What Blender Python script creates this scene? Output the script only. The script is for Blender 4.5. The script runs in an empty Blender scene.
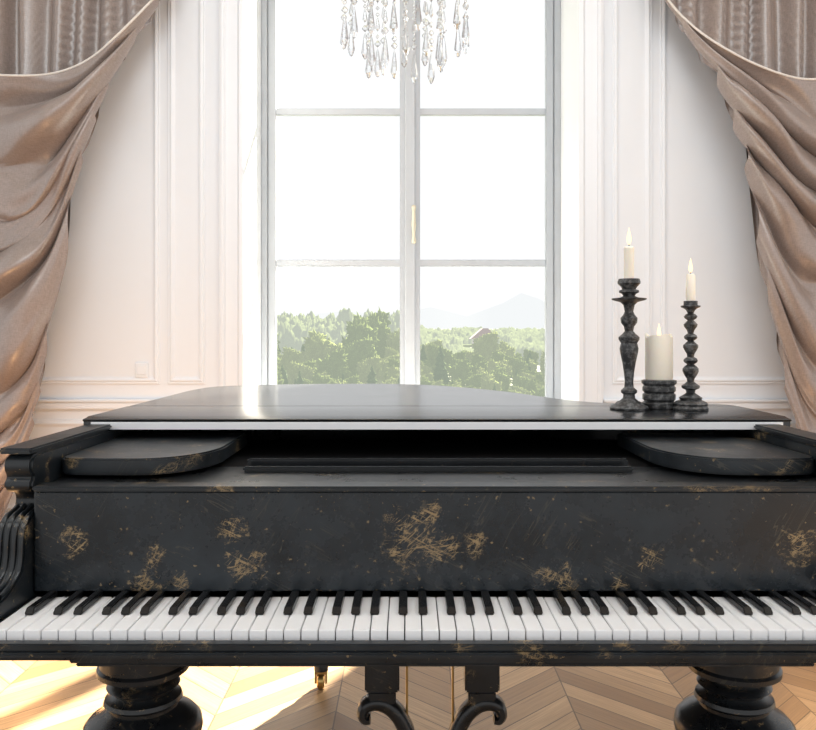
import bpy, bmesh, math, random
from mathutils import Vector, Matrix, noise
random.seed(7)
F=826.0; H=335.0; ZC=1.14; XC=0.05
COL=bpy.context.scene.collection
def PX(px,d): return (px-408.0)*d/F
def PZ(py,d): return ZC-(py-H)*d/F

# ---------------- materials ----------------
def new_mat(name):
    m=bpy.data.materials.new(name); m.use_nodes=True
    nt=m.node_tree; b=nt.nodes['Principled BSDF']; return m,nt,b
def N(nt,t,**k):
    n=nt.nodes.new(t)
    for a,v in k.items(): setattr(n,a,v)
    return n
def mth(nt,op,a,b=None,c=None,clamp=False):
    n=nt.nodes.new('ShaderNodeMath'); n.operation=op; n.use_clamp=clamp
    for i,v in enumerate((a,b,c)):
        if v is None: continue
        if isinstance(v,(int,float)): n.inputs[i].default_value=v
        else: nt.links.new(v,n.inputs[i])
    return n.outputs[0]
def mixc(nt,f,a,b,mode='MIX'):
    n=nt.nodes.new('ShaderNodeMix'); n.data_type='RGBA'; n.blend_type=mode
    for i,v in ((0,f),(6,a),(7,b)):
        if isinstance(v,(int,float)): n.inputs[i].default_value=v
        elif isinstance(v,tuple): n.inputs[i].default_value=(v[0],v[1],v[2],1)
        else: nt.links.new(v,n.inputs[i])
    return n.outputs[2]
def simple(name,col,rough=.5,metal=0,var=.06,scale=30,bump=0.0,spec=None,emit=None,**k):
    m,nt,b=new_mat(name)
    tc=N(nt,'ShaderNodeTexCoord'); no=N(nt,'ShaderNodeTexNoise')
    no.inputs['Scale'].default_value=scale; no.inputs['Detail'].default_value=4
    nt.links.new(tc.outputs['Object'],no.inputs['Vector'])
    dark=tuple(c*(1-var*2) for c in col); lite=tuple(min(1,c*(1+var)) for c in col)
    nt.links.new(mixc(nt,no.outputs[0],dark,lite),b.inputs['Base Color'])
    b.inputs['Roughness'].default_value=rough; b.inputs['Metallic'].default_value=metal
    if spec is not None: b.inputs['Specular IOR Level'].default_value=spec
    if emit: b.inputs['Emission Color'].default_value=(*emit,1); b.inputs['Emission Strength'].default_value=1
    if bump:
        bp=N(nt,'ShaderNodeBump'); bp.inputs['Strength'].default_value=bump; bp.inputs['Distance'].default_value=.002
        nt.links.new(no.outputs[0],bp.inputs['Height']); nt.links.new(bp.outputs[0],b.inputs['Normal'])
    for kk,v in k.items(): b.inputs[kk.replace('_',' ')].default_value=v
    return m

M_wall=simple('white_plaster',(.785,.815,.855),.6,var=.01,scale=5)
M_trim=simple('white_painted_wood',(.80,.83,.87),.4,var=.01,scale=8)
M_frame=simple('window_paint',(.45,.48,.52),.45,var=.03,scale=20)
M_ceil=simple('ceiling_white',(.85,.85,.85),.8,var=.01)

def worn(name,base=(.010,.012,.0145),amount=1.0,rough=.36,thr=.6,spots=None,spec=.45,rv=.35,mv=1.0):
    m,nt,b=new_mat(name)
    tc=N(nt,'ShaderNodeTexCoord'); O=tc.outputs['Object']
    def nz(scale,det=4,vec=None,rg=.55):
        n=N(nt,'ShaderNodeTexNoise'); n.inputs['Scale'].default_value=scale; n.inputs['Detail'].default_value=det
        n.inputs['Roughness'].default_value=rg
        nt.links.new(vec or O,n.inputs['Vector']); return n.outputs[0]
    def rotsc(ang,sc):
        r=N(nt,'ShaderNodeVectorRotate'); r.rotation_type='Y_AXIS'; r.inputs['Angle'].default_value=ang
        nt.links.new(O,r.inputs['Vector'])
        v=N(nt,'ShaderNodeVectorMath'); v.operation='MULTIPLY'; v.inputs[1].default_value=sc
        nt.links.new(r.outputs[0],v.inputs[0]); return v.outputs[0]
    mott=nz(9,8,rg=.7)
    if spots:
        acc=None
        wob=nz(34,5,rg=.75)
        for (px,py,r) in spots:
            c=(PX(px,1.265),1.265,PZ(py,1.265))
            dn=N(nt,'ShaderNodeVectorMath'); dn.operation='DISTANCE'; dn.inputs[1].default_value=c
            nt.links.new(O,dn.inputs[0])
            v=mth(nt,'SUBTRACT',1.0,mth(nt,'DIVIDE',dn.outputs['Value'],r*1.265/F))
            v=mth(nt,'MAXIMUM',v,0)
            acc=v if acc is None else mth(nt,'MAXIMUM',acc,v)
        wv=mth(nt,'MULTIPLY',mth(nt,'SUBTRACT',wob,.5),4.2)
        pm=mth(nt,'ADD',acc,wv)
        pm=mth(nt,'MULTIPLY',pm,mth(nt,'MULTIPLY',acc,4,clamp=True))
        patch=mth(nt,'MULTIPLY',mth(nt,'SUBTRACT',pm,.34),2.5,clamp=True)
        core=mth(nt,'MULTIPLY',mth(nt,'SUBTRACT',pm,.85),8,clamp=True)
    else:
        pn=nz(14,3)
        patch=mth(nt,'MULTIPLY',mth(nt,'SUBTRACT',pn,thr),10,clamp=True)
        core=mth(nt,'MULTIPLY',mth(nt,'SUBTRACT',pn,thr+.06),10,clamp=True)
    def lines(ang,sc,w=.012,warp=0):
        v=nz(1.0,2,rotsc(ang,sc)); a=mth(nt,'ABSOLUTE',mth(nt,'SUBTRACT',v,.5))
        return mth(nt,'LESS_THAN',a,w)
    ls=[lines(.75,(6,36,110),.011),lines(-.45,(6,36,110),.011),lines(.15,(6,36,95),.010),lines(1.2,(7,36,100),.009)]
    ln=ls[0]
    for l in ls[1:]: ln=mth(nt,'MAXIMUM',ln,l)
    chips=mth(nt,'GREATER_THAN',nz(90,5,rg=.75),.55)
    fleck=mth(nt,'MULTIPLY',mth(nt,'GREATER_THAN',nz(80,5,rg=.7),.60),patch)
    s=mth(nt,'ADD',mth(nt,'MULTIPLY',ln,patch),mth(nt,'ADD',mth(nt,'MULTIPLY',chips,core),fleck),clamp=True)
    spk=mth(nt,'MULTIPLY',mth(nt,'GREATER_THAN',nz(105,4),.68),.7)
    s=mth(nt,'MULTIPLY',mth(nt,'MAXIMUM',s,spk),amount*.74)
    msk=nz(7,3)
    sc=mth(nt,'MULTIPLY',lines(-.5,(4,10,60),.006),mth(nt,'GREATER_THAN',msk,.56))
    sc2=mth(nt,'MULTIPLY',lines(1.05,(4,10,55),.006),mth(nt,'LESS_THAN',msk,.44))
    mr=N(nt,'ShaderNodeMapRange'); mr.inputs[1].default_value=.35; mr.inputs[2].default_value=.7
    nt.links.new(mott,mr.inputs[0])
    c=mixc(nt,mr.outputs[0],tuple(x*(1-.5*mv) for x in base),tuple(x*(1+.9*mv) for x in base))
    c=mixc(nt,mth(nt,'MULTIPLY',mth(nt,'MAXIMUM',sc,sc2),.42*amount),c,(.085,.075,.055))
    c=mixc(nt,s,c,(.35,.245,.125))
    nt.links.new(c,b.inputs['Base Color'])
    r=mth(nt,'ADD',mth(nt,'MULTIPLY',mott,rv),rough-rv*.5)
    nt.links.new(r,b.inputs['Roughness'])
    b.inputs['Specular IOR Level'].default_value=spec
    return m
SP=[(232,530,22),(415,540,46),(450,546,24),(75,543,22),(155,556,18),(245,564,30),(430,512,18),(560,582,28),(650,558,20),(798,546,28),(145,584,22),(475,544,20),(400,520,22),(545,574,18),(180,582,20),(620,584,14)]
M_front=worn('worn_black_lacquer_front',(.011,.0150,.0190),1.0,.27,.6,SP,rv=.25)
M_worn=worn('worn_black_lacquer',(.010,.013,.016),1.0,.34,.59)
M_black=worn('black_lacquer',(.0085,.010,.012),.7,.30,.64)
M_lid=worn('black_lid_lacquer',(.010,.0115,.0135),.12,.20,.68,rv=.06,mv=.3,spec=.6)
M_dark=simple('dark_interior',(.004,.004,.0045),.8,spec=.1)
M_strip=simple('lid_highlight_pale',(.88,.89,.91),.35,var=.02)  # pale colour stands for the highlight on the lid's front edge
M_ivory=simple('ivory_white_key',(.95,.955,.97),.26,var=.015,scale=25)
M_ebony=simple('ebony_black_key',(.006,.006,.007),.22,var=.1,spec=.4)
M_brass=simple('aged_brass',(.62,.42,.16),.3,metal=1,var=.1)
M_pale=simple('pale_brass',(.68,.63,.50),.4,metal=.4,var=.05)
def iron():
    m,nt,b=new_mat('weathered_cast_iron'); tc=N(nt,'ShaderNodeTexCoord')
    n=N(nt,'ShaderNodeTexNoise'); n.inputs['Scale'].default_value=95; n.inputs['Detail'].default_value=7; n.inputs['Roughness'].default_value=.7
    nt.links.new(tc.outputs['Object'],n.inputs['Vector'])
    mr=N(nt,'ShaderNodeMapRange'); mr.inputs[1].default_value=.46; mr.inputs[2].default_value=.64
    nt.links.new(n.outputs[0],mr.inputs[0])
    nt.links.new(mixc(nt,mr.outputs[0],(.020,.020,.021),(.15,.15,.15)),b.inputs['Base Color'])
    b.inputs['Roughness'].default_value=.42
    bp=N(nt,'ShaderNodeBump'); bp.inputs['Strength'].default_value=.5; bp.inputs['Distance'].default_value=.001
    nt.links.new(n.outputs[0],bp.inputs['Height']); nt.links.new(bp.outputs[0],b.inputs['Normal'])
    return m
M_iron=iron()
M_wax=simple('cream_wax',(.96,.87,.75),.5,var=.03,scale=12,Subsurface_Weight=.3)
M_wax.node_tree.nodes['Principled BSDF'].inputs['Subsurface Radius'].default_value=(.02,.012,.006)
M_wick=simple('burnt_wick',(.02,.015,.01),.9)
def flame():
    m,nt,b=new_mat('candle_flame'); b.inputs['Base Color'].default_value=(.2,.1,.02,1)
    b.inputs['Emission Color'].default_value=(1,.80,.48,1); b.inputs['Emission Strength'].default_value=1.7
    b.inputs['Specular IOR Level'].default_value=0
    return m
M_flame=flame()
def crystal():
    m=bpy.data.materials.new('crystal_glass'); m.use_nodes=True; nt=m.node_tree
    nt.nodes.remove(nt.nodes['Principled BSDF']); o=nt.nodes['Material Output']
    g=N(nt,'ShaderNodeBsdfGlass'); g.inputs['IOR'].default_value=1.5; g.inputs['Roughness'].default_value=0.0; g.inputs['Color'].default_value=(.975,.98,.985,1)
    t=N(nt,'ShaderNodeBsdfTransparent'); t.inputs[0].default_value=(.93,.935,.94,1)
    mx=N(nt,'ShaderNodeMixShader'); mx.inputs[0].default_value=.25
    nt.links.new(g.outputs[0],mx.inputs[1]); nt.links.new(t.outputs[0],mx.inputs[2]); nt.links.new(mx.outputs[0],o.inputs[0])
    return m
M_glassc=crystal()
def pane():
    m=bpy.data.materials.new('window_glass'); m.use_nodes=True; nt=m.node_tree
    nt.nodes.remove(nt.nodes['Principled BSDF']); o=nt.nodes['Material Output']
    t=N(nt,'ShaderNodeBsdfTransparent'); t.inputs[0].default_value=(.985,.988,.99,1)
    g=N(nt,'ShaderNodeBsdfGlossy'); g.inputs['Roughness'].default_value=.08
    mx=N(nt,'ShaderNodeMixShader'); mx.inputs[0].default_value=.001
    nt.links.new(t.outputs[0],mx.inputs[1]); nt.links.new(g.outputs[0],mx.inputs[2]); nt.links.new(mx.outputs[0],o.inputs[0])
    return m
M_pane=pane()
def cloth(name,a,bcol,rough=.5,spec=.65):
    m,nt,b=new_mat(name)
    tc=N(nt,'ShaderNodeTexCoord')
    def nn(sc,det=3):
        mp=N(nt,'ShaderNodeMapping'); mp.inputs['Scale'].default_value=sc
        nt.links.new(tc.outputs['Object'],mp.inputs[0])
        n=N(nt,'ShaderNodeTexNoise'); n.inputs['Scale'].default_value=1; n.inputs['Detail'].default_value=det
        nt.links.new(mp.outputs[0],n.inputs['Vector']); return n.outputs[0]
    f=mth(nt,'MULTIPLY',mth(nt,'ADD',nn((50,50,400)),nn((400,50,50))),.5)
    mr=N(nt,'ShaderNodeMapRange'); mr.inputs[1].default_value=.33; mr.inputs[2].default_value=.67
    nt.links.new(f,mr.inputs[0])
    nt.links.new(mixc(nt,mr.outputs[0],a,bcol),b.inputs['Base Color'])
    b.inputs['Roughness'].default_value=rough
    b.inputs['Specular IOR Level'].default_value=spec
    b.inputs['Sheen Weight'].default_value=.08; b.inputs['Sheen Roughness'].default_value=.4
    return m
M_cloth=cloth('taupe_satin',(.195,.150,.130),(.315,.252,.224),.33,.95)
M_lining=cloth('cream_lining',(.55,.5,.45),(.7,.65,.6),.6)

def floor_mat():
    m,nt,b=new_mat('chevron_parquet')
    tc=N(nt,'ShaderNodeTexCoord'); sx=N(nt,'ShaderNodeSeparateXYZ'); nt.links.new(tc.outputs['Object'],sx.inputs[0])
    X,Y=sx.outputs[0],sx.outputs[1]
    W=.36; PW=.085
    u=mth(nt,'DIVIDE',mth(nt,'ADD',X,20.02),W)
    ci=mth(nt,'FLOOR',u); fr=mth(nt,'FRACT',u)
    par=mth(nt,'MODULO',ci,2)
    fl=mth(nt,'MULTIPLY',mth(nt,'SUBTRACT',mth(nt,'MULTIPLY',par,2),1),mth(nt,'SUBTRACT',fr,.5))
    v=mth(nt,'DIVIDE',mth(nt,'ADD',mth(nt,'ADD',Y,20),mth(nt,'MULTIPLY',fl,W)),PW*1.3)
    pi=mth(nt,'FLOOR',v); pf=mth(nt,'FRACT',v)
    cb=N(nt,'ShaderNodeCombineXYZ'); nt.links.new(ci,cb.inputs[0]); nt.links.new(pi,cb.inputs[1])
    wn=N(nt,'ShaderNodeTexWhiteNoise'); wn.noise_dimensions='2D'; nt.links.new(cb.outputs[0],wn.inputs['Vector'])
    base=mixc(nt,wn.outputs['Value'],(.19,.105,.048),(.48,.315,.17))
    g=N(nt,'ShaderNodeCombineXYZ'); nt.links.new(mth(nt,'MULTIPLY',v,7.0),g.inputs[0]); nt.links.new(mth(nt,'MULTIPLY',X,3),g.inputs[1]); nt.links.new(wn.outputs['Value'],g.inputs[2])
    gn=N(nt,'ShaderNodeTexNoise'); gn.inputs['Scale'].default_value=2; gn.inputs['Detail'].default_value=6; gn.inputs['Roughness'].default_value=.7; nt.links.new(g.outputs[0],gn.inputs['Vector'])
    gm=mth(nt,'MULTIPLY',mth(nt,'SUBTRACT',gn.outputs[0],.38),2.4,clamp=True)
    c=mixc(nt,mth(nt,'MULTIPLY',gm,.8),base,(.13,.075,.036))
    seam=mth(nt,'MAXIMUM',mth(nt,'LESS_THAN',pf,.05),mth(nt,'LESS_THAN',fr,.012))
    c=mixc(nt,mth(nt,'MULTIPLY',seam,.8),c,(.05,.03,.015))
    nt.links.new(c,b.inputs['Base Color']); b.inputs['Roughness'].default_value=.4
    return m
M_floor=floor_mat()

# ---------------- geometry helpers ----------------
def add(name,bm,mat,smooth=False,parent=None,loc=None):
    me=bpy.data.meshes.new(name); bm.to_mesh(me); bm.free()
    ms=mat if isinstance(mat,(list,tuple)) else [mat]
    for mm in ms: me.materials.append(mm)
    if smooth:
        for p in me.polygons: p.use_smooth=True
    o=bpy.data.objects.new(name,me); COL.objects.link(o)
    if loc is not None: o.location=loc
    if parent: par(o,parent)
    return o
def par(o,p):
    o.parent=p
    q=p; L=Vector((0,0,0))
    while q is not None: L+=q.location; q=q.parent
    o.location=Vector(o.location)-L
def empty(name,loc,label,cat,group=None):
    o=bpy.data.objects.new(name,None); o.location=loc; o.empty_display_size=.1; COL.objects.link(o)
    o['label']=label; o['category']=cat
    if group:o['group']=group
    return o
def info(o,label,cat,group=None):
    o['label']=label; o['category']=cat
    if group:o['group']=group
def st(o): o['kind']='structure'; return o
def bx(bm,x0,x1,y0,y1,z0,z1):
    vs=[bm.verts.new((x,y,z)) for x in(x0,x1) for y in(y0,y1) for z in(z0,z1)]
    for f in((0,1,3,2),(4,6,7,5),(0,4,5,1),(2,3,7,6),(0,2,6,4),(1,5,7,3)): bm.faces.new([vs[i] for i in f])
def box(name,x0,x1,y0,y1,z0,z1,mat,bev=0,parent=None,seg=2):
    bm=bmesh.new(); bx(bm,x0,x1,y0,y1,z0,z1); bmesh.ops.recalc_face_normals(bm,faces=bm.faces)
    if bev: bmesh.ops.bevel(bm,geom=bm.edges[:],offset=bev,segments=seg,affect='EDGES',profile=.5)
    return add(name,bm,mat,False,parent)
def boxes(name,lst,mat,bev=0,parent=None):
    bm=bmesh.new()
    for l in lst: bx(bm,*l)
    bmesh.ops.recalc_face_normals(bm,faces=bm.faces)
    if bev: bmesh.ops.bevel(bm,geom=bm.edges[:],offset=bev,segments=2,affect='EDGES')
    return add(name,bm,mat,False,parent)
def lathe_bm(bm,prof,c=(0,0,0),seg=40):
    rings=[]
    for r,z in prof:
        if r<1e-5: rings.append([bm.verts.new((c[0],c[1],c[2]+z))])
        else: rings.append([bm.verts.new((c[0]+r*math.cos(2*math.pi*i/seg),c[1]+r*math.sin(2*math.pi*i/seg),c[2]+z)) for i in range(seg)])
    for a,b2 in zip(rings,rings[1:]):
        for i in range(seg):
            j=(i+1)%seg
            if len(a)==1 and len(b2)==1: continue
            if len(a)==1: bm.faces.new((a[0],b2[j],b2[i]))
            elif len(b2)==1: bm.faces.new((a[i],a[j],b2[0]))
            else: bm.faces.new((a[i],a[j],b2[j],b2[i]))
def lathe(name,prof,c,mat,seg=40,smooth=True,parent=None,loc=None):
    bm=bmesh.new(); 
    p=list(prof)
    if p[0][0]>1e-5: p=[(0,p[0][1])]+p
    if p[-1][0]>1e-5: p=p+[(0,p[-1][1])]
    lathe_bm(bm,p,c,seg); bmesh.ops.recalc_face_normals(bm,faces=bm.faces)
    o=add(name,bm,mat,smooth,parent,loc)
    if smooth: sharp(o)
    return o
def sharp(o,ang=35):
    try: o.data.set_sharp_from_angle(angle=math.radians(ang))
    except Exception: pass
def crv(pts,n=8):
    out=[]
    P=[Vector(p) for p in pts]
    for i in range(len(P)-1):
        p0=P[max(i-1,0)];p1=P[i];p2=P[i+1];p3=P[min(i+2,len(P)-1)]
        for k in range(n):
            t=k/n
            out.append(.5*((2*p1)+(-p0+p2)*t+(2*p0-5*p1+4*p2-p3)*t*t+(-p0+3*p1-3*p2+p3)*t**3))
    out.append(P[-1]); return out
def prism(name,pts,axis,a,b2,mat,bev=0,parent=None):
    bm=bmesh.new()
    def mk(p,v):
        return {'x':(v,p[0],p[1]),'z':(p[0],p[1],v),'y':(p[0],v,p[1])}[axis]
    A=[bm.verts.new(mk(p,a)) for p in pts]; B=[bm.verts.new(mk(p,b2)) for p in pts]
    n=len(pts)
    fa=bm.faces.new(A); fb=bm.faces.new(B[::-1])
    for i in range(n): bm.faces.new((A[i],B[i],B[(i+1)%n],A[(i+1)%n]))
    bmesh.ops.recalc_face_normals(bm,faces=bm.faces)
    if bev:
        es=list(set(list(fa.edges)+list(fb.edges)))
        bmesh.ops.bevel(bm,geom=es,offset=bev,segments=2,affect='EDGES')
    o=add(name,bm,mat,True,parent); sharp(o,30); return o

# ---------------- room ----------------
DW=4.3; DG=4.8
WL,WR=-.849,.882; WB,WT=.60,3.45
OBJ=boxes('wall_back',[(-4.2,WL,DW,DG+.1,0,3.9),(WR,4.2,DW,DG+.1,0,3.9),(WL,WR,DW,DG+.1,0,WB),(WL,WR,DW,DG+.1,WT,3.9)],M_wall); st(OBJ)
st(box('floor',-4.2,4.2,-2.5,DW,-.12,0,M_floor))
st(box('ceiling',-4.2,4.2,-1.0,DW,3.9,4.0,M_ceil))
def wx(p): return PX(p,DW)
def wz(p): return PZ(p,DW)
def mitre(name,x0,x1,z0,z1,prof,sgn=1,bottom=True):
    bm=bmesh.new(); R=[]
    for a,t in prof:
        a*=sgn
        R.append([bm.verts.new(c) for c in((x0+a,DW-t,z0+(a if bottom else 0)),(x0+a,DW-t,z1-a),(x1-a,DW-t,z1-a),(x1-a,DW-t,z0+(a if bottom else 0)))])
    for r1,r2 in zip(R,R[1:]):
        for i in range(4):
            if not bottom and i==3: continue
            bm.faces.new((r1[i],r1[(i+1)%4],r2[(i+1)%4],r2[i]))
    bmesh.ops.recalc_face_normals(bm,faces=bm.faces)
    return st(add(name,bm,M_trim))
mitre('trim_1',WL,WR,0,WT,[(0,0),(0,.045),(.022,.045),(.030,.03),(.035,.026),(.095,.026),(.1,.034),(.112,.04),(.125,.036),(.13,.02),(.13,0)],-1,False)
MP=[(0,0),(0,.006),(.005,.008),(.009,.006),(.013,.010),(.020,.013),(.027,.010),(.030,.006),(.036,.004),(.037,0)]
k=2
for a,b2 in ((-180,160),(168,205),(612,652),(660,1000)):
    mitre('trim_%d'%k,wx(a),wx(b2),wz(384),3.6,MP); k+=1
    mitre('trim_%d'%k,wx(a),wx(b2),.22,.70,MP); k+=1
st(boxes('trim_%d'%k,[(-4.2,WL-.131,DW-.022,DW,wz(409),wz(402)),(-4.2,WL-.131,DW-.032,DW,wz(401.9),wz(399)),
   (WR+.131,4.2,DW-.022,DW,wz(409),wz(402)),(WR+.131,4.2,DW-.032,DW,wz(401.9),wz(399))],M_trim,.004)); k+=1
st(boxes('baseboard_back',[(-4.2,WL-.131,DW-.02,DW,0,.15),(WR+.131,4.2,DW-.02,DW,0,.15)],M_trim,.005))
so=box('wall_socket',wx(142)-.035,wx(142)+.035,DW-.012,DW,wz(370)-.04,wz(370)+.04,M_trim,.006)
info(so,'small white plastic socket plate on panelled wall','wall socket')
box('socket_insert',wx(142)-.022,wx(142)+.022,DW-.016,DW-.0121,wz(370)-.025,wz(370)+.025,M_trim,.003,parent=so)

# window
win=bpy.data.objects.new('window_1',None); win.location=(.016,DG,WB); COL.objects.link(win); st(win)
win['label']='tall white double casement window with three rows of panes'; win['category']='window'
fy0,fy1=DG-.03,DG+.05
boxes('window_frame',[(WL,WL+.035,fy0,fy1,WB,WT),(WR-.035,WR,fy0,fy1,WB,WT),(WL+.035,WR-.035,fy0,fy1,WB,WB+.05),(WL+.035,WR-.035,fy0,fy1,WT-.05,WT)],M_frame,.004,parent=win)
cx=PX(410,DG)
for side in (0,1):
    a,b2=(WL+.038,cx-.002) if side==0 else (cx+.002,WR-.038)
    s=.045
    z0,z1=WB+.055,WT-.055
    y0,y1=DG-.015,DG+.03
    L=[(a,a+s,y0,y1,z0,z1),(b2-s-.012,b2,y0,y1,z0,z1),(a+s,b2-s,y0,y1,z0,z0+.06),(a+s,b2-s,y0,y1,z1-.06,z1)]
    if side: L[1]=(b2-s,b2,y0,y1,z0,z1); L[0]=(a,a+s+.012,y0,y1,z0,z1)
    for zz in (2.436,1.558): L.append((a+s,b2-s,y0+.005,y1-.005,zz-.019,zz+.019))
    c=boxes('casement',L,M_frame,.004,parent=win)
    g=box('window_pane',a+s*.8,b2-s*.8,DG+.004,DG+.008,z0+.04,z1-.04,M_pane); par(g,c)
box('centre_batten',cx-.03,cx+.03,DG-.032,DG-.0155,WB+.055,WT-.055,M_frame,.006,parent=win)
bm=bmesh.new()
lathe_bm(bm,[(0,-.11),(.012,-.105),(.014,-.09),(.009,-.07),(.011,-.02),(.014,0),(.011,.03),(.009,.08),(.014,.095),(.012,.11),(0,.115)],(cx+.022,DG-.045,1.775),16)
hd=add('window_handle',bm,M_pale,True,win); hd['label']='slim pale brass window handle'
st(box('trim_%d'%k,WL,WR,DW-.04,DG-.031,WB-.01,WB+.02,M_trim,.006)); k+=1

# ---------------- curtains ----------------
EDGE=[(215,-70),(190,-35),(165,0),(142,33),(120,66),(104,100),(93,132),(83,165),(77,200),(71,240),(63,285),(53,330),(45,370),(40,402),(31,440),(18,480),(6,507)]
EC=crv([(a,b2,0) for a,b2 in EDGE],6)
def edge_at(t):
    f=t*(len(EC)-1); i=min(int(f),len(EC)-2); return EC[i].lerp(EC[i+1],f-i)
def edge_x(py):
    if py>=507: return 6
    if py<=-70: return 215
    for a,b2 in zip(EC,EC[1:]):
        if a.y<=py<=b2.y+1e-6: return a.x+(b2.x-a.x)*(py-a.y)/max(1e-6,b2.y-a.y)
    return 6
DC=4.03
LX=-130.
def curtain(mirror,seed):
    def W(px,py,dy,d=DC):
        if mirror: px=826-px
        return (PX(px,d),d-dy,PZ(py,d))
    xc=W(-40,0,0)[0]
    root=empty('curtain',(xc,DC,0),'taupe satin curtain swept aside in draped folds beside window','curtain','pair of taupe curtains')
    bm=bmesh.new(); rows=70; cols=260; g=[]
    for r in range(rows+1):
        py=-110+ r*(564+110-4)/rows
        row=[]
        er=edge_x(py)-10
        if py<0: er=min(er,165+(-py)*.1)
        for c in range(cols+1):
            x=LX+(er-LX)*c/cols
            xa=x+11*noise.noise(Vector((x*.025,seed,py*.003)))
            ph=2*math.pi*xa/26
            cc_=math.cos(ph)
            dd=.042*(abs(cc_)**.8*(1 if cc_>0 else -1))+.014*math.cos(ph*.37+seed)+.007*math.cos(ph*2.3)
            row.append(bm.verts.new(W(x,py,dd-.06)))
        g.append(row)
    for r in range(rows):
        for c in range(cols): bm.faces.new((g[r][c],g[r][c+1],g[r+1][c+1],g[r+1][c]))
    bmesh.ops.recalc_face_normals(bm,faces=bm.faces)
    add('pleated_panel',bm,M_cloth,True,root)
    T0=.118
    NT,NS=640,130; g=[]; bm=bmesh.new()
    nf=9.8
    for i in range(NT+1):
        tt=i/NT; t=T0+(1-T0)*tt
        R=edge_at(t)
        L=Vector((LX,20+620*tt**.95,0))
        mid=Vector((62-88*tt, R.y+165-40*tt+ (L.y-R.y)*.35*tt,0))
        row=[]
        for j in range(NS+1):
            s=j/NS
            ss=s
            p=(1-ss)**2*R+2*ss*(1-ss)*mid+ss**2*L
            nn=noise.noise(Vector((s*2.1+seed,tt*4.2,seed)))
            n2=noise.noise(Vector((s*2.4+seed*3,tt*9,1.7)))
            n3=noise.noise(Vector((s*3.6+seed*7,tt*8,4.4)))
            n5=noise.noise(Vector((s*2.6+seed*2,tt*16,9.4)))
            near=min(1,tt*14)
            ph=2*math.pi*(nf*(tt**.92)+near*(1.15*nn+.34*n3))
            w=.5+.5*math.cos(ph)
            w2=.5+.5*math.cos(ph*1.9+4*nn+1.5*s)
            w3=.5+.5*math.cos(ph*3.1+6*nn-2.2*s)
            w4=.5+.5*math.cos(ph*4.9+8*n3+2*s)
            prof=w**1.05
            m1=max(.25,1+1.3*n2+.5*n3)
            en=math.sin(math.pi*min(1,s*1.1+.08))**.8
            amp=(.024+.064*en)*(1-.35*tt)*m1
            dd=amp*prof+.020*w2**1.2*max(.1,.7+1.4*nn)*(.4+.6*en)+.009*w3**1.1*max(0,.3+1.8*n5)+.0025*w4*max(0,.4-1.6*n5)+.011*n3
            dd+=.05*math.sin(math.pi*min(1,s+.1))
            q=p.copy(); q.y+=near*(7-3*tt)*math.sin(ph+.6)*math.sin(math.pi*min(1,s+.12)); q.x+=near*(2.0*math.sin(ph)*(1-s)+2*n3*(1-s))
            row.append(bm.verts.new(W(q.x,q.y,dd)))
        g.append(row)
    for r in range(NT):
        for c in range(NS): bm.faces.new((g[r][c],g[r][c+1],g[r+1][c+1],g[r+1][c]))
    top=[Vector(v.co) for v in g[0]]
    bmesh.ops.recalc_face_normals(bm,faces=bm.faces)
    add('draped_panel',bm,M_cloth,True,root)
    bm=bmesh.new(); rr=.006; seg=8; prev=None
    for idx,p in enumerate(top):
        a=top[max(0,idx-1)]; b3=top[min(len(top)-1,idx+1)]; tg=(b3-a).normalized()
        n1=tg.cross(Vector((0,1,0))).normalized(); n2=tg.cross(n1)
        ring=[bm.verts.new(p+n1*rr*math.cos(2*math.pi*q/seg)+n2*.005*math.sin(2*math.pi*q/seg)) for q in range(seg)]
        if prev:
            for q in range(seg): bm.faces.new((prev[q],prev[(q+1)%seg],ring[(q+1)%seg],ring[q]))
        prev=ring
    bmesh.ops.recalc_face_normals(bm,faces=bm.faces)
    t=add('edge_trim',bm,M_lining,True,root); t['label']='pale cream lining edge'
curtain(False,1.3); curtain(True,4.1)
bm=bmesh.new(); lathe_bm(bm,[(0,-3),(.02,-3),(.02,3),(0,3)],(0,0,0),16)
for v in bm.verts: v.co=Vector((v.co.z*.9,v.co.y,v.co.x))
rod=add('curtain_rod',bm,M_brass,True,None,(0,DC+.06,PZ(-110,DC)+.02)); info(rod,'brass curtain rod above the window','curtain rod')

# ---------------- piano ----------------
piano=empty('grand_piano',(XC,1.6,0),'worn black grand piano with closed lid and exposed keyboard','piano')
def mx(x): return 2*XC-x
Ztop=ZC-.16
curve=[(.745,1.865),(.735,1.905),(.69,1.925),(.60,1.925),(.52,1.93),(.455,1.955),(.40,2.03),(.35,2.15),(.30,2.29),(.235,2.42),(.16,2.54),(.07,2.645),(-.04,2.705),(-.18,2.715),(-.36,2.69),(-.51,2.64),(-.59,2.575),(-.622,2.48),(-.632,2.36)]
cc=[(p.x,p.y) for p in crv([(a,b2,0) for a,b2 in curve],6)]
HINGE=1.862
lid=prism('lid',[(-.632,HINGE),(.745,HINGE)]+cc,'z',Ztop-.018,Ztop,M_lid,.004,piano)
fprof=[(HINGE-.003,Ztop),(1.628,Ztop),(1.620,Ztop-.0015),(1.612,Ztop-.0025),(1.603,Ztop-.0028),(1.600,Ztop-.0045),(1.601,Ztop-.0075),(1.607,Ztop-.0085),(1.607,Ztop-.02),(HINGE-.003,Ztop-.02)]
fl=prism('lid_flap',fprof,'x',-.632,.745,M_lid,.002,piano)
stp=box('lid_edge_highlight',-.615,.727,1.600,1.6065,Ztop-.0235,Ztop-.0088,M_strip,.001); par(stp,fl); stp['label']='pale strip along lid edge, its colour stands for reflected light'  # lid edge highlight painted as a separate pale strip
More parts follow.
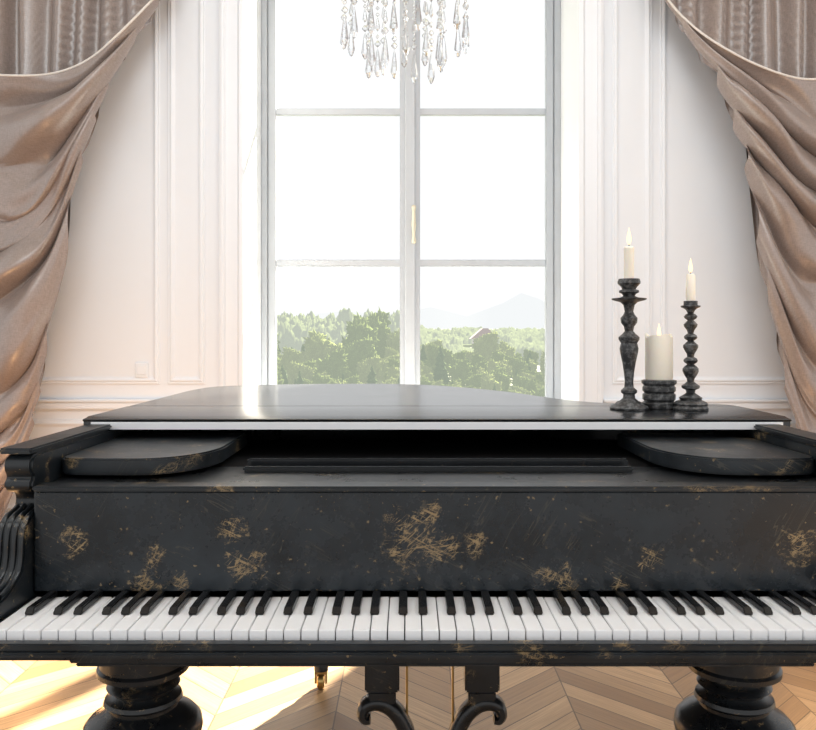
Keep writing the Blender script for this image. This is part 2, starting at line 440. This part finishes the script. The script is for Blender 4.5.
def inset(pts,d):
    out=[];n=len(pts)
    for i in range(n):
        a=Vector(pts[i-1]);b3=Vector(pts[i]);c=Vector(pts[(i+1)%n])
        e1=(b3-a).normalized();e2=(c-b3).normalized()
        n1=Vector((-e1.y,e1.x));n2=Vector((-e2.y,e2.x))
        m=(n1+n2); m.normalize(); k2=1/max(.4,m.dot(n1)); out.append(tuple(b3+m*d*k2))
    return out
outl=[(-.632,1.60),(.745,1.60)]+cc
o1=inset(outl,.014); o2=inset(outl,.05)
o1=[(max(-.618,min(.730,a)),b2) for a,b2 in o1]; 
bm=bmesh.new(); z0,z1=.70,Ztop-.021
A=[[bm.verts.new((p[0],p[1],z)) for p in o] for o,z in((o1,z0),(o1,z1),(o2,z1),(o2,z0))]
n=len(o1)
for a in range(4):
    b2=(a+1)%4
    for i in range(1,n):
        j=(i+1)%n
        bm.faces.new((A[a][i],A[a][j],A[b2][j],A[b2][i]))
bmesh.ops.recalc_face_normals(bm,faces=bm.faces)
o=add('rim',bm,M_black,True,piano); sharp(o)
prism('soundboard',o2,'z',.70,.72,M_dark,0,piano)
prof=[(1.64,.958),(1.30,.958),(1.272,.955),(1.262,.945),(1.262,.932),(1.268,.922),(1.262,.915),(1.262,.905),(1.272,.899),(1.288,.895),
      (1.298,.885),(1.294,.872),(1.278,.866),(1.258,.862),(1.245,.85),(1.240,.832),(1.238,.81),(1.230,.79),(1.208,.775),(1.178,.767),(1.148,.762),(1.122,.755),(1.106,.742),(1.102,.725),(1.102,.71),(1.102,.70),(1.64,.70)]
pc=[(p.x,p.y) for p in crv([(a,b2,0) for a,b2 in prof[1:-3]],4)]
pc=[prof[0]]+pc+prof[-3:]
for sgn in(0,1):
    a,b2=(-.618,-.5745)
    if sgn: a,b2=mx(b2),mx(a)
    ch=prism('side_arm',pc,'x',a,b2,M_worn,.004,piano)
    ex=.006
    cap=boxes('arm_cap',[(a-ex,b2+ex*.3,1.256,1.60,.9585,.9675)],M_worn,.003)
    par(cap,ch)
    bm=bmesh.new()
    path=[(p[0]-.001,p[1]) for p in pc if .765<p[1]<.872 and p[0]<1.3]
    w=(b2-a)
    for q in range(4):
        xx=a+w*(q+.5)/4
        prev=None
        for (yy,zz) in path:
            ring=[bm.verts.new((xx+.0042*math.cos(t2*math.pi/4),yy+.005*math.sin(t2*math.pi/4),zz+.005*math.sin(t2*math.pi/4))) for t2 in range(8)]
            if prev:
                for t2 in range(8): bm.faces.new((prev[t2],prev[(t2+1)%8],ring[(t2+1)%8],ring[t2]))
            prev=ring
    bmesh.ops.recalc_face_normals(bm,faces=bm.faces)
    r=add('scroll_reeding',bm,M_worn,True); par(r,ch)
XL,XR=-.5735,mx(-.5735)
box('fallboard',XL,XR,1.265,1.285,.747,.9005,M_front,.003,piano)
boxes('fallboard_rail',[(XL,XR,1.258,1.30,.901,.909)],M_worn,.0025,piano)
box('plinth_shelf',XL,XR,1.3005,1.475,.885,.905,M_black,.002,piano)
box('under_lid_shade',XL,XR,1.4755,1.86,.885,.904,M_dark,.002,piano)  # near-black sheet puts the shade under the lid into its colour
dk=boxes('music_desk',[(-.283,.387,1.412,1.424,.9055,.9145),(-.28,.384,1.424,1.450,.9055,.9085),(-.283,.387,1.450,1.462,.9055,.9225)],M_lid,.003,piano)
def plate(sgn):
    pts=[(-.573,1.70),(-.573,1.375)]
    for i in range(1,9):
        a=math.pi/2*i/8; pts.append((-.541-.032*math.cos(a),1.375-.030*math.sin(a)))
    pts.append((-.50,1.343))
    for i in range(0,33):
        a=math.pi/2*(1-i/32); pts.append((-.445+.114*math.cos(a),1.50-.157*math.sin(a)))
    pts+=[(-.331,1.70)]
    if sgn: pts=[(mx(x),y) for x,y in pts]
    return prism('candle_shelf',pts,'z',.9115,.939,M_worn,.003,piano)
for s in(0,1): plate(s)
box('shelf_support',-.56,-.40,1.46,1.70,.9052,.9112,M_dark,0,piano)
box('shelf_support',mx(-.40),mx(-.56),1.46,1.70,.9052,.9112,M_dark,0,piano)
# keyboard
kb=box('keyboard',XL,XR,1.13,1.262,.7045,.720,M_dark,0,piano)
P=.0235; x0=XC-26*P-.0075
for i in range(52):
    xa=x0+i*P+.0009; xb=x0+(i+1)*P-.0009
    dz=random.uniform(-.0004,.0004)
    bm=bmesh.new(); bx(bm,xa,xb,1.120,1.262,.7222+dz,.740+dz)
    bmesh.ops.recalc_face_normals(bm,faces=bm.faces)
    bmesh.ops.bevel(bm,geom=bm.edges[:],offset=.0009,segments=2,affect='EDGES')
    add('white_key',bm,M_ivory,False,kb)
for i in range(51):
    nnm='ABCDEFG'[i%7]
    if nnm in 'BE': continue
    off={'A':.0038,'C':-.0026,'D':.0026,'F':-.0038,'G':0}[nnm]
    xm=x0+(i+1)*P+off
    bm=bmesh.new()
    w0,w1=.0068,.0058
    ya,yb=1.177,1.262
    co=[(-w0,ya,.7408),(w0,ya,.7408),(w0,yb,.7408),(-w0,yb,.7408),(-w1,ya+.008,.7498),(w1,ya+.008,.7498),(w1,yb,.7498),(-w1,yb,.7498)]
    vs=[bm.verts.new((xm+c[0],c[1],c[2])) for c in co]
    for f in((0,3,2,1),(4,5,6,7),(0,1,5,4),(1,2,6,5),(2,3,7,6),(3,0,4,7)): bm.faces.new([vs[q] for q in f])
    bmesh.ops.recalc_face_normals(bm,faces=bm.faces)
    bmesh.ops.bevel(bm,geom=bm.edges[:],offset=.0014,segments=2,affect='EDGES')
    add('black_key',bm,M_ebony,False,kb)
box('key_block',XL,x0-.001,1.112,1.262,.7202,.739,M_black,.001,piano)
box('key_block',x0+52*P+.001,XR,1.112,1.262,.7202,.739,M_black,.001,piano)
boxes('key_slip',[(-.622,mx(-.622),1.096,1.113,.7195,.7295),(-.622,mx(-.622),1.090,1.113,.7122,.7192)],M_worn,.002,piano)
boxes('keybed',[(-.618,mx(-.618),1.114,1.62,.7005,.7040)],M_black,.001,piano)
boxes('lower_moulding',[(-.452,.552,1.102,1.113,.7015,.7115),(-.445,.545,1.106,1.60,.6955,.7004)],M_black,.0015,piano)
# legs
LEG=[(.070,.694),(.070,.66),(.066,.655),(.066,.626),(.070,.622),(.070,.615),(.060,.611),(.046,.606),(.044,.600),(.052,.597),(.056,.592),(.049,.587),(.045,.582),(.049,.578),(.058,.575),(.060,.569),(.053,.563),(.053,.558),(.064,.552),(.081,.543),(.089,.534),(.091,.522),(.088,.508),(.080,.497),(.066,.487),(.054,.478),(.048,.466),(.053,.456),(.060,.446),(.064,.41),(.060,.34),(.052,.24),(.042,.16),(.045,.15),(.05,.14),(.04,.12),(.035,.09),(.045,.08),(.045,.06),(.02,.058)]
LEG=LEG[::-1]
def leg(x,y,sc=1):
    lg=lathe('leg',[(r*sc,z) for r,z in LEG],(x,y,0),M_black,48,True,piano)
    bm=bmesh.new(); lathe_bm(bm,[(0,-.012),(.022,-.012),(.026,-.008),(.026,.008),(.022,.012),(0,.012)],(0,0,0),24)
    for v in bm.verts: v.co=Vector((v.co.z+x,v.co.y+y,v.co.x+.026))
    bx(bm,x-.02,x-.014,y-.012,y+.012,.02,.06); bx(bm,x+.014,x+.02,y-.012,y+.012,.02,.06); bx(bm,x-.02,x+.02,y-.014,y+.014,.05,.058)
    bmesh.ops.recalc_face_normals(bm,faces=bm.faces)
    c=add('caster',bm,M_brass,True); sharp(c); par(c,lg); c['label']='brass caster'
    return lg
leg(-.416,1.30); leg(.513,1.30); leg(-.28,2.665,.5)
# lyre
LC=.042
ly=boxes('pedal_lyre',[(LC-.16,LC+.16,1.415,1.485,.655,.6950)],M_black,.004,piano)
def band(path,w,ya,yb,mat,name,parent):
    pts=crv([(a,b2,0) for a,b2 in path],6); n=len(pts)
    bm=bmesh.new(); prev=None
    for i,p in enumerate(pts):
        t=(pts[min(i+1,n-1)]-pts[max(i-1,0)]).normalized(); nn=Vector((-t.y,t.x,0))
        ww=w(i/(n-1))
        a=p+nn*ww; b3=p-nn*ww
        m=.25; e1=a*(1-m)+b3*m; e2=a*m+b3*(1-m)
        ring=[bm.verts.new(v) for v in ((a.x,ya+.006,a.y),(a.x,yb-.006,a.y),(e1.x,yb,e1.y),(e2.x,yb,e2.y),(b3.x,yb-.006,b3.y),(b3.x,ya+.006,b3.y),(e2.x,ya,e2.y),(e1.x,ya,e1.y))]
        if prev:
            for q in range(8): bm.faces.new((prev[q],prev[(q+1)%8],ring[(q+1)%8],ring[q]))
        else: bm.faces.new(ring)
        prev=ring
    bm.faces.new(prev[::-1])
    bmesh.ops.recalc_face_normals(bm,faces=bm.faces)
    o=add(name,bm,mat,True); sharp(o,50); par(o,parent); return o
for sg in(-1,1):
    pth=[(-.108,.468),(-.117,.468),(-.122,.478),(-.117,.490),(-.100,.497),(-.080,.493),(-.062,.478),(-.050,.458),(-.042,.435),(-.042,.39),(-.055,.34),(-.07,.28),(-.07,.22),(-.055,.17),(-.05,.13)]
    band([(LC+(a if sg==-1 else -a),z) for a,z in pth],lambda t:.006+.0065*min(1,t*3),1.432,1.468,M_black,'lyre_scroll',ly)
    a=LC+sg*.117; b2=LC+sg*.057
    xa,xb=min(a,b2),max(a,b2)
    boxes('lyre_post',[(xa,xb,1.430,1.470,.520,.6545),(xa+.006,xb-.006,1.434,1.466,.496,.5199)],M_black,.003,ly)
boxes('pedal_box',[(LC-.12,LC+.12,1.41,1.49,.07,.135)],M_black,.006,ly)
for dx in(-.044,.037):
    lathe('pedal_rod',[(.002,.135),(.002,.6545)],(LC+dx,1.455,0),M_brass,10,True,ly)
for dx in(-.05,0,.05):
    boxes('pedal',[(LC+dx-.012,LC+dx+.012,1.30,1.4095,.075,.085)],M_brass,.004,ly)

# ---------------- candles ----------------
def flame_o(c,parent,s=1):
    w=lathe('wick',[(.0012,0),(.001,.010*s)],c,M_wick,8,True,parent)
    pr=[(0,.004),(.003,.007),(.0050,.013),(.0048,.019),(.0032,.028),(.0012,.036),(0,.042)]
    return lathe('flame',[(r*s,z*s) for r,z in pr],c,M_flame,16,True,parent)
s=F/1.775
bx1=(629-408)/s; ys=1.775
Zl=Ztop+.0005
def holder(name,x,y,prof,label,cat):
    root=empty(name,(x,y,Zl),label,cat)
    lathe('holder_body',prof,(x,y,Zl),M_iron,40,True,root); return root
P1=[(.040,0),(.041,.004),(.038,.008),(.030,.011),(.026,.016),(.020,.018),(.013,.024),(.012,.032),(.017,.036),(.017,.041),(.010,.047),(.009,.060),(.011,.080),(.014,.100),(.018,.118),(.020,.130),(.017,.142),(.022,.150),(.022,.155),(.014,.162),(.009,.168),(.011,.178),(.017,.186),(.018,.196),(.012,.203),(.009,.210),(.012,.224),(.018,.230),(.036,.235),(.037,.238),(.020,.240),(.012,.243),(.015,.248),(.021,.251),(.021,.255),(.014,.258),(.018,.264),(.024,.270),(.024,.274),(.022,.280),(.010,.280),(.010,.276)]
h1=holder('candlestick',bx1,ys,P1,'tall black turned candlestick with white taper candle on piano lid','candlestick')
lathe('taper_candle',[(.0105,0),(.011,.004),(.0108,.070),(.008,.0735),(.003,.072)],(bx1,ys,Zl+.2765),M_wax,24,True,h1)
flame_o((bx1,ys,Zl+.349),h1,1.0)
x2=(689-408)/s; y2=1.765
P2=[(.036,0),(.037,.004),(.034,.009),(.036,.013),(.030,.018),(.022,.021),(.024,.026),(.016,.031),(.009,.036),
 (.010,.042),(.018,.046),(.019,.051),(.012,.056),(.007,.060),(.008,.066),(.013,.074),(.0165,.082),(.0165,.088),(.012,.093),(.007,.097),
 (.013,.101),(.015,.105),(.013,.109),(.007,.113),(.008,.119),(.012,.126),(.0155,.133),(.0155,.138),(.010,.143),(.006,.147),
 (.012,.151),(.014,.155),(.012,.159),(.006,.163),(.008,.170),(.013,.177),(.0145,.182),(.010,.187),(.006,.191),(.012,.195),(.014,.199),(.011,.203),(.006,.206),(.008,.210)]
zz=.212
P2+=[(.009,zz),(.013,zz+.004),(.020,zz+.007),(.0205,zz+.010),(.0145,zz+.011),(.0145,zz+.020),(.010,zz+.020)]
h2=holder('candlestick',x2,y2,P2,'slender black beaded candlestick with white taper candle','candlestick')
zt=Zl+zz+.0202
lathe('taper_candle',[(.0095,0),(.010,.004),(.0098,.054),(.007,.058),(.003,.0565)],(x2,y2,zt),M_wax,24,True,h2)
flame_o((x2,y2,zt+.0565),h2,.85)
x3=(659-408)/F*1.80; y3=1.80
P3=[(.034,0),(.036,.004),(.036,.012),(.031,.016),(.035,.020),(.035,.030),(.031,.034),(.035,.038),(.035,.046),(.032,.050),(.037,.055),(.037,.061),(.033,.062)]
h3=holder('pillar_candle_holder',x3,y3,P3,'short black ribbed holder with thick cream pillar candle','candle holder')
pl=lathe('pillar_candle',[(.028,0),(.0295,.004),(.0295,.05),(.0292,.092),(.028,.0965),(.026,.0965),(.021,.090),(.006,.088)],(x3,y3,Zl+.0625),M_wax,40,True,h3)
for v in pl.data.vertices:
    zr=v.co.z-(Zl+.0625)
    if zr>.085:
        a=math.atan2(v.co.y-y3,v.co.x-x3); v.co.z+=.0025*math.sin(3*a)+.002*math.sin(5*a+1)
flame_o((x3,y3,Zl+.150),h3,.85)

# ---------------- chandelier ----------------
CD=2.6; CX=PX(405,CD)
ch=empty('chandelier',(CX,CD,3.9),'crystal chandelier with clear hanging prism drops','chandelier')
bm=bmesh.new()
def torus(bm,R,r,c,n1=48,n2=8):
    g=[[bm.verts.new((c[0]+(R+r*math.cos(2*math.pi*j/n2))*math.cos(2*math.pi*i/n1),c[1]+(R+r*math.cos(2*math.pi*j/n2))*math.sin(2*math.pi*i/n1),c[2]+r*math.sin(2*math.pi*j/n2))) for j in range(n2)] for i in range(n1)]
    for i in range(n1):
        for j in range(n2): bm.faces.new((g[i][j],g[(i+1)%n1][j],g[(i+1)%n1][(j+1)%n2],g[i][(j+1)%n2]))
torus(bm,.19,.007,(CX,CD,2.30)); torus(bm,.12,.007,(CX,CD,2.34))
lathe_bm(bm,[(0,2.28),(.02,2.30),(.03,2.36),(.012,2.42),(.02,2.6),(.008,2.7),(.008,3.86),(.05,3.88),(.05,3.9),(0,3.9)],(CX,CD,0),24)
for i in range(6):
    a=i*math.pi/3; ca,sa=math.cos(a),math.sin(a)
    v=[bm.verts.new((CX+ca*r-sa*w,CD+sa*r+ca*w,z)) for r,w,z in((.02,.004,2.35),(.02,-.004,2.35),(.19,-.004,2.305),(.19,.004,2.305))]
    bm.faces.new(v)
bmesh.ops.recalc_face_normals(bm,faces=bm.faces)
fr=add('chandelier_frame',bm,M_brass,True,ch)
def bead(bm,c,r,h,seg=8): lathe_bm(bm,[(0,h),(r*.6,h*.6),(r,0),(r*.6,-h*.6),(0,-h)],c,seg)
for R,nn,zb,top in((.194,17,2.025,2.293),(.115,11,1.955,2.333)):
    for i in range(nn):
        a=2*math.pi*(i+.3)/nn
        x=CX+R*math.cos(a); y=CD+R*math.sin(a); z=zb+random.uniform(-.015,.035)
        bm=bmesh.new()
        L=random.uniform(.09,.11)
        lathe_bm(bm,[(0,z),(.005,z+.004),(.0125,z+L*.24),(.010,z+L*.42),(.0045,z+L*.85),(0,z+L)],(x,y,0),6)
        zz=z+L+.012
        bead(bm,(x,y,zz),.0105,.012,8); zz+=.0235
        lathe_bm(bm,[(.0008,zz-.012),(.0008,top)],(x,y,0),5)
        while zz<top-.01:
            if random.random()<.5:
                l2=.040; lathe_bm(bm,[(0,zz-.004),(.008,zz+.006),(.003,zz+l2-.003),(0,zz+l2)],(x,y,0),6); zz+=l2+.010
            else:
                r=random.choice((.0065,.009)); bead(bm,(x,y,zz),r,r*1.15,8); zz+=r*2.3+.006
        bmesh.ops.recalc_face_normals(bm,faces=bm.faces)
        add('crystal_drop',bm,M_glassc,False,ch)

# ---------------- outside ----------------
M_grass=simple('hazed_meadow',(.03,.038,.015),.9,var=.15,scale=.2,emit=(.39,.42,.33))  # emission paints distance haze over the grass
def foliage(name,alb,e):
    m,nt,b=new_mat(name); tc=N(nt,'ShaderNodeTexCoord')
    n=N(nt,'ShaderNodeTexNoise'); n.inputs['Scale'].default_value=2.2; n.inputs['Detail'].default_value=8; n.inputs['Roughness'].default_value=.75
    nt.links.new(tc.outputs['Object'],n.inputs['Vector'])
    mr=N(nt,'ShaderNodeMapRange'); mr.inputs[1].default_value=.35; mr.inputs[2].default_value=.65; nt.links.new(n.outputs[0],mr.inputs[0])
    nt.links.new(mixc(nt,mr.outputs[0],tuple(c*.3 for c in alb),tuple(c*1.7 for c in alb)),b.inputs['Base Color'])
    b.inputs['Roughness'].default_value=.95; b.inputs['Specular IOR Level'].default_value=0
    b.inputs['Emission Color'].default_value=(*e,1); b.inputs['Emission Strength'].default_value=1  # haze put into the leaves as a faint glow, trees and forest alike
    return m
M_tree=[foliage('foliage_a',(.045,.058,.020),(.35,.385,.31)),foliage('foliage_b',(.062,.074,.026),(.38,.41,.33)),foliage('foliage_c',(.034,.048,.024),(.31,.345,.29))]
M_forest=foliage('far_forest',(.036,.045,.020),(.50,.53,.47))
M_bark=simple('bark',(.05,.04,.03),.9,emit=(.36,.36,.31))  # same haze glow added to the trunks
M_mtn=simple('hazy_mountain',(.02,.02,.02),1,var=.03,scale=.01,emit=(.91,.93,.935),spec=0)  # nearly all emission: the haze is painted into the ridge colour
def gz(x,y):
    d=y
    pts=[(5,-7.5),(60,-6),(140,-1.6),(320,3.5),(700,6)]
    for (a,za),(b2,zb) in zip(pts,pts[1:]):
        if d<=b2: z=za+(zb-za)*(d-a)/(b2-a); break
    else: z=6
    return z+ .6*noise.noise(Vector((x*.03,y*.03,0)))
bm=bmesh.new(); g=[]
ysn=[5,20,40,60,80,100,120,140,170,200,260,320,500,700]
for y in ysn: g.append([bm.verts.new((x*(.5+y/200),y,gz(x*(.5+y/200),y))) for x in range(-120,121,6)])
for r in range(len(g)-1):
    for c in range(len(g[0])-1): bm.faces.new((g[r][c],g[r][c+1],g[r+1][c+1],g[r+1][c]))
bmesh.ops.recalc_face_normals(bm,faces=bm.faces)
o=add('hillside',bm,M_grass,True); info(o,'green meadow hillside outside the window, paled by a haze glow','hillside'); st(o)
hx=PX(484,150); hy=150
bm=bmesh.new(); g=[]
yy=112.0
while yy<235:
    row=[]
    for i in range(330):
        px=215+i*400/329; x=PX(px,yy)
        L=1 if px<395 else max(0,1-(px-395)/35)
        h=1.9+1.7*noise.noise(Vector((x*.16,yy*.16,3)))+1.6*max(0,noise.noise(Vector((x*.45,yy*.3,5))))*(1+L)+1.0*noise.noise(Vector((x*1.3,yy*1.3,7)))+.7*noise.noise(Vector((x*3.2,yy*3.2,9)))
        h=h*(.8+.45*L)+1.0*L
        if 462<px<507 and yy<hy+8: h=.3+.12*h
        e=min(1,(yy-112)/3,(235-yy)/6)
        row.append(bm.verts.new((x,yy,gz(x,yy)+h*max(e,0))))
    g.append(row); yy+=.8
for r in range(len(g)-1):
    for c in range(329):
        a=g[r][c].co
        if abs(a.x-hx)<3.8 and abs(a.y-hy)<4: continue
        bm.faces.new((g[r][c],g[r][c+1],g[r+1][c+1],g[r+1][c]))
bmesh.ops.delete(bm,geom=[v for v in bm.verts if not v.link_faces],context='VERTS')
bmesh.ops.recalc_face_normals(bm,faces=bm.faces)
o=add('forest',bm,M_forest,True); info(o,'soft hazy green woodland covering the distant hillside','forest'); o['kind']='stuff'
bm=bmesh.new(); n=80
a0=[];a1=[]
for i in range(n+1):
    px=-300+1500*i/n; x=PX(px,900)
    h=10+34*math.exp(-((px-528)/34)**2)+16*math.exp(-((px-440)/60)**2)+16*math.exp(-((px-330)/80)**2)+26*math.exp(-((px-650)/80)**2)+6*noise.noise(Vector((px*.05,0,0)))
    a0.append(bm.verts.new((x,880,-5))); a1.append(bm.verts.new((x,930,h)))
for i in range(n): bm.faces.new((a0[i],a0[i+1],a1[i+1],a1[i]))
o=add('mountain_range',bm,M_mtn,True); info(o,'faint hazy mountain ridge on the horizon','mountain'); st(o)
def blobtree(name,mat,kind):
    bm=bmesh.new()
    if kind=='c':
        for q in range(7):
            z=.5+q*.42; r=1.05*(1-q/8)
            lathe_bm(bm,[(r*.25,z-.02),(r,z),(r*.55,z+.4),(.05,z+.85)],(0,0,0),22)
        for v in bm.verts:
            d=noise.noise_vector(v.co*2.3)*.2+noise.noise_vector(v.co*7)*.22; v.co+=d
    else:
        for q in range(16):
            a=q*2.4; rr=.9*((q*29)%10)/10+.15; c=Vector((rr*math.cos(a),rr*math.sin(a),.9+2.3*((q*37)%16)/16))
            res=bmesh.ops.create_icosphere(bm,subdivisions=4,radius=.52,matrix=Matrix.Translation(c))
            for v in res['verts']:
                d=noise.noise(v.co*4.1+Vector((q,0,0)))+.8*noise.noise(v.co*9)+1.1*noise.noise(v.co*21); v.co+=(v.co-c).normalized()*d*.42
    nf0=len(bm.faces)
    lathe_bm(bm,[(.16,-.3),(.12,1.6)],(0,0,0),8)
    bm.faces.ensure_lookup_table()
    for f in bm.faces[nf0:]: f.material_index=1
    me=bpy.data.meshes.new(name); bm.to_mesh(me); bm.free(); me.materials.append(mat); me.materials.append(M_bark)
    for p in me.polygons: p.use_smooth=True
    return me
TM=[blobtree('broadleaf_tree',M_tree[0],'b'),blobtree('broadleaf_tree',M_tree[1],'b'),blobtree('conifer_tree',M_tree[2],'c')]
random.seed(11)
placed=[]; tries=0
while len(placed)<280 and tries<60000:
    tries+=1
    px=random.uniform(238,588); d=random.uniform(46,107)
    x=PX(px,d)
    left=px<405
    m=random.choice(TM if left else TM[:2]+TM[:2]+TM[2:])
    hh=random.choice((random.uniform(.5,.8),random.uniform(.8,1.2)))*(1.15 if left else .8)*(.82 if d<80 else 1.15)
    r=1.78*hh
    if any((x-a)**2+(d-b2)**2<(r+c)**2 for a,b2,c in placed): continue
    placed.append((x,d,r))
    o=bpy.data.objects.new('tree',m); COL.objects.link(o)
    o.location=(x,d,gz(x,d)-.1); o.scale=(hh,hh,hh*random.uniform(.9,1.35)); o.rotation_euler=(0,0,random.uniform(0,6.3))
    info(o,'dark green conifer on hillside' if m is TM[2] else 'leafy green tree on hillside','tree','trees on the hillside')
M_hw=simple('house_wall',(.07,.065,.06),.9,emit=(.60,.58,.56)); M_roof=simple('roof_tile',(.03,.024,.023),.9,emit=(.46,.41,.395))  # emission on walls and roof imitates distance haze
hz=gz(hx,hy)
hs=empty('house',(hx,hy,hz),'small pale house with reddish pitched roof among trees','house')
box('house_wall',hx-2.0,hx+2.0,hy-2,hy+2,hz-.5,hz+1.9,M_hw,0,hs)
prism('roof',[(hx-2.6,hz+1.8),(hx+2.6,hz+1.8),(hx+.5,hz+3.7),(hx-.4,hz+3.7)],'y',hy-2.4,hy+2.4,M_roof,0,hs)

# ---------------- light / camera ----------------
w=bpy.data.worlds.new('World'); bpy.context.scene.world=w; w.use_nodes=True
bg=w.node_tree.nodes['Background']; bg.inputs[0].default_value=(.985,.993,1,1); bg.inputs[1].default_value=1.04
sl=bpy.data.lights.new('sun','SUN'); sl.energy=44; sl.angle=math.radians(1.2); sl.color=(1,.89,.71)
so=bpy.data.objects.new('sun',sl); COL.objects.link(so)
so.rotation_euler=Vector((-.50,-1,-.85)).to_track_quat('-Z','Y').to_euler(); so.location=(3,8,6)
for x in(-1.15,1.2):  # added soft fill to brighten walls and curtains, no real fixture
    al=bpy.data.lights.new('wall_fill_light','AREA'); al.energy=64; al.size=2.0; al.color=(.90,.963,1)
    ao=bpy.data.objects.new('wall_fill_light',al); COL.objects.link(ao); ao.location=(x,1.3,3.7)
    ao.rotation_euler=Vector((x*.9,1.35,-.95)).to_track_quat('-Z','Y').to_euler()
for x,e in((-1.5,11),(1.55,5)):  # added point lights imitating warm sun bounce on the curtains
    pl=bpy.data.lights.new('warm_bounce_fill','POINT'); pl.energy=e; pl.shadow_soft_size=.12; pl.color=(1,.50,.20)
    po=bpy.data.objects.new('warm_bounce_fill',pl); COL.objects.link(po); po.location=(x,3.2,.42)
cam=bpy.data.cameras.new('Camera'); co=bpy.data.objects.new('Camera',cam); COL.objects.link(co)
co.location=(0,0,ZC); co.rotation_euler=(math.pi/2,0,0)
cam.sensor_width=36; cam.lens=36*F/816; cam.shift_y=-30/816; cam.clip_end=3000; cam.clip_start=.01
bpy.context.scene.camera=co
vs=bpy.context.scene.view_settings; vs.view_transform='Standard'; vs.look='None'; vs.exposure=0.03; vs.gamma=1
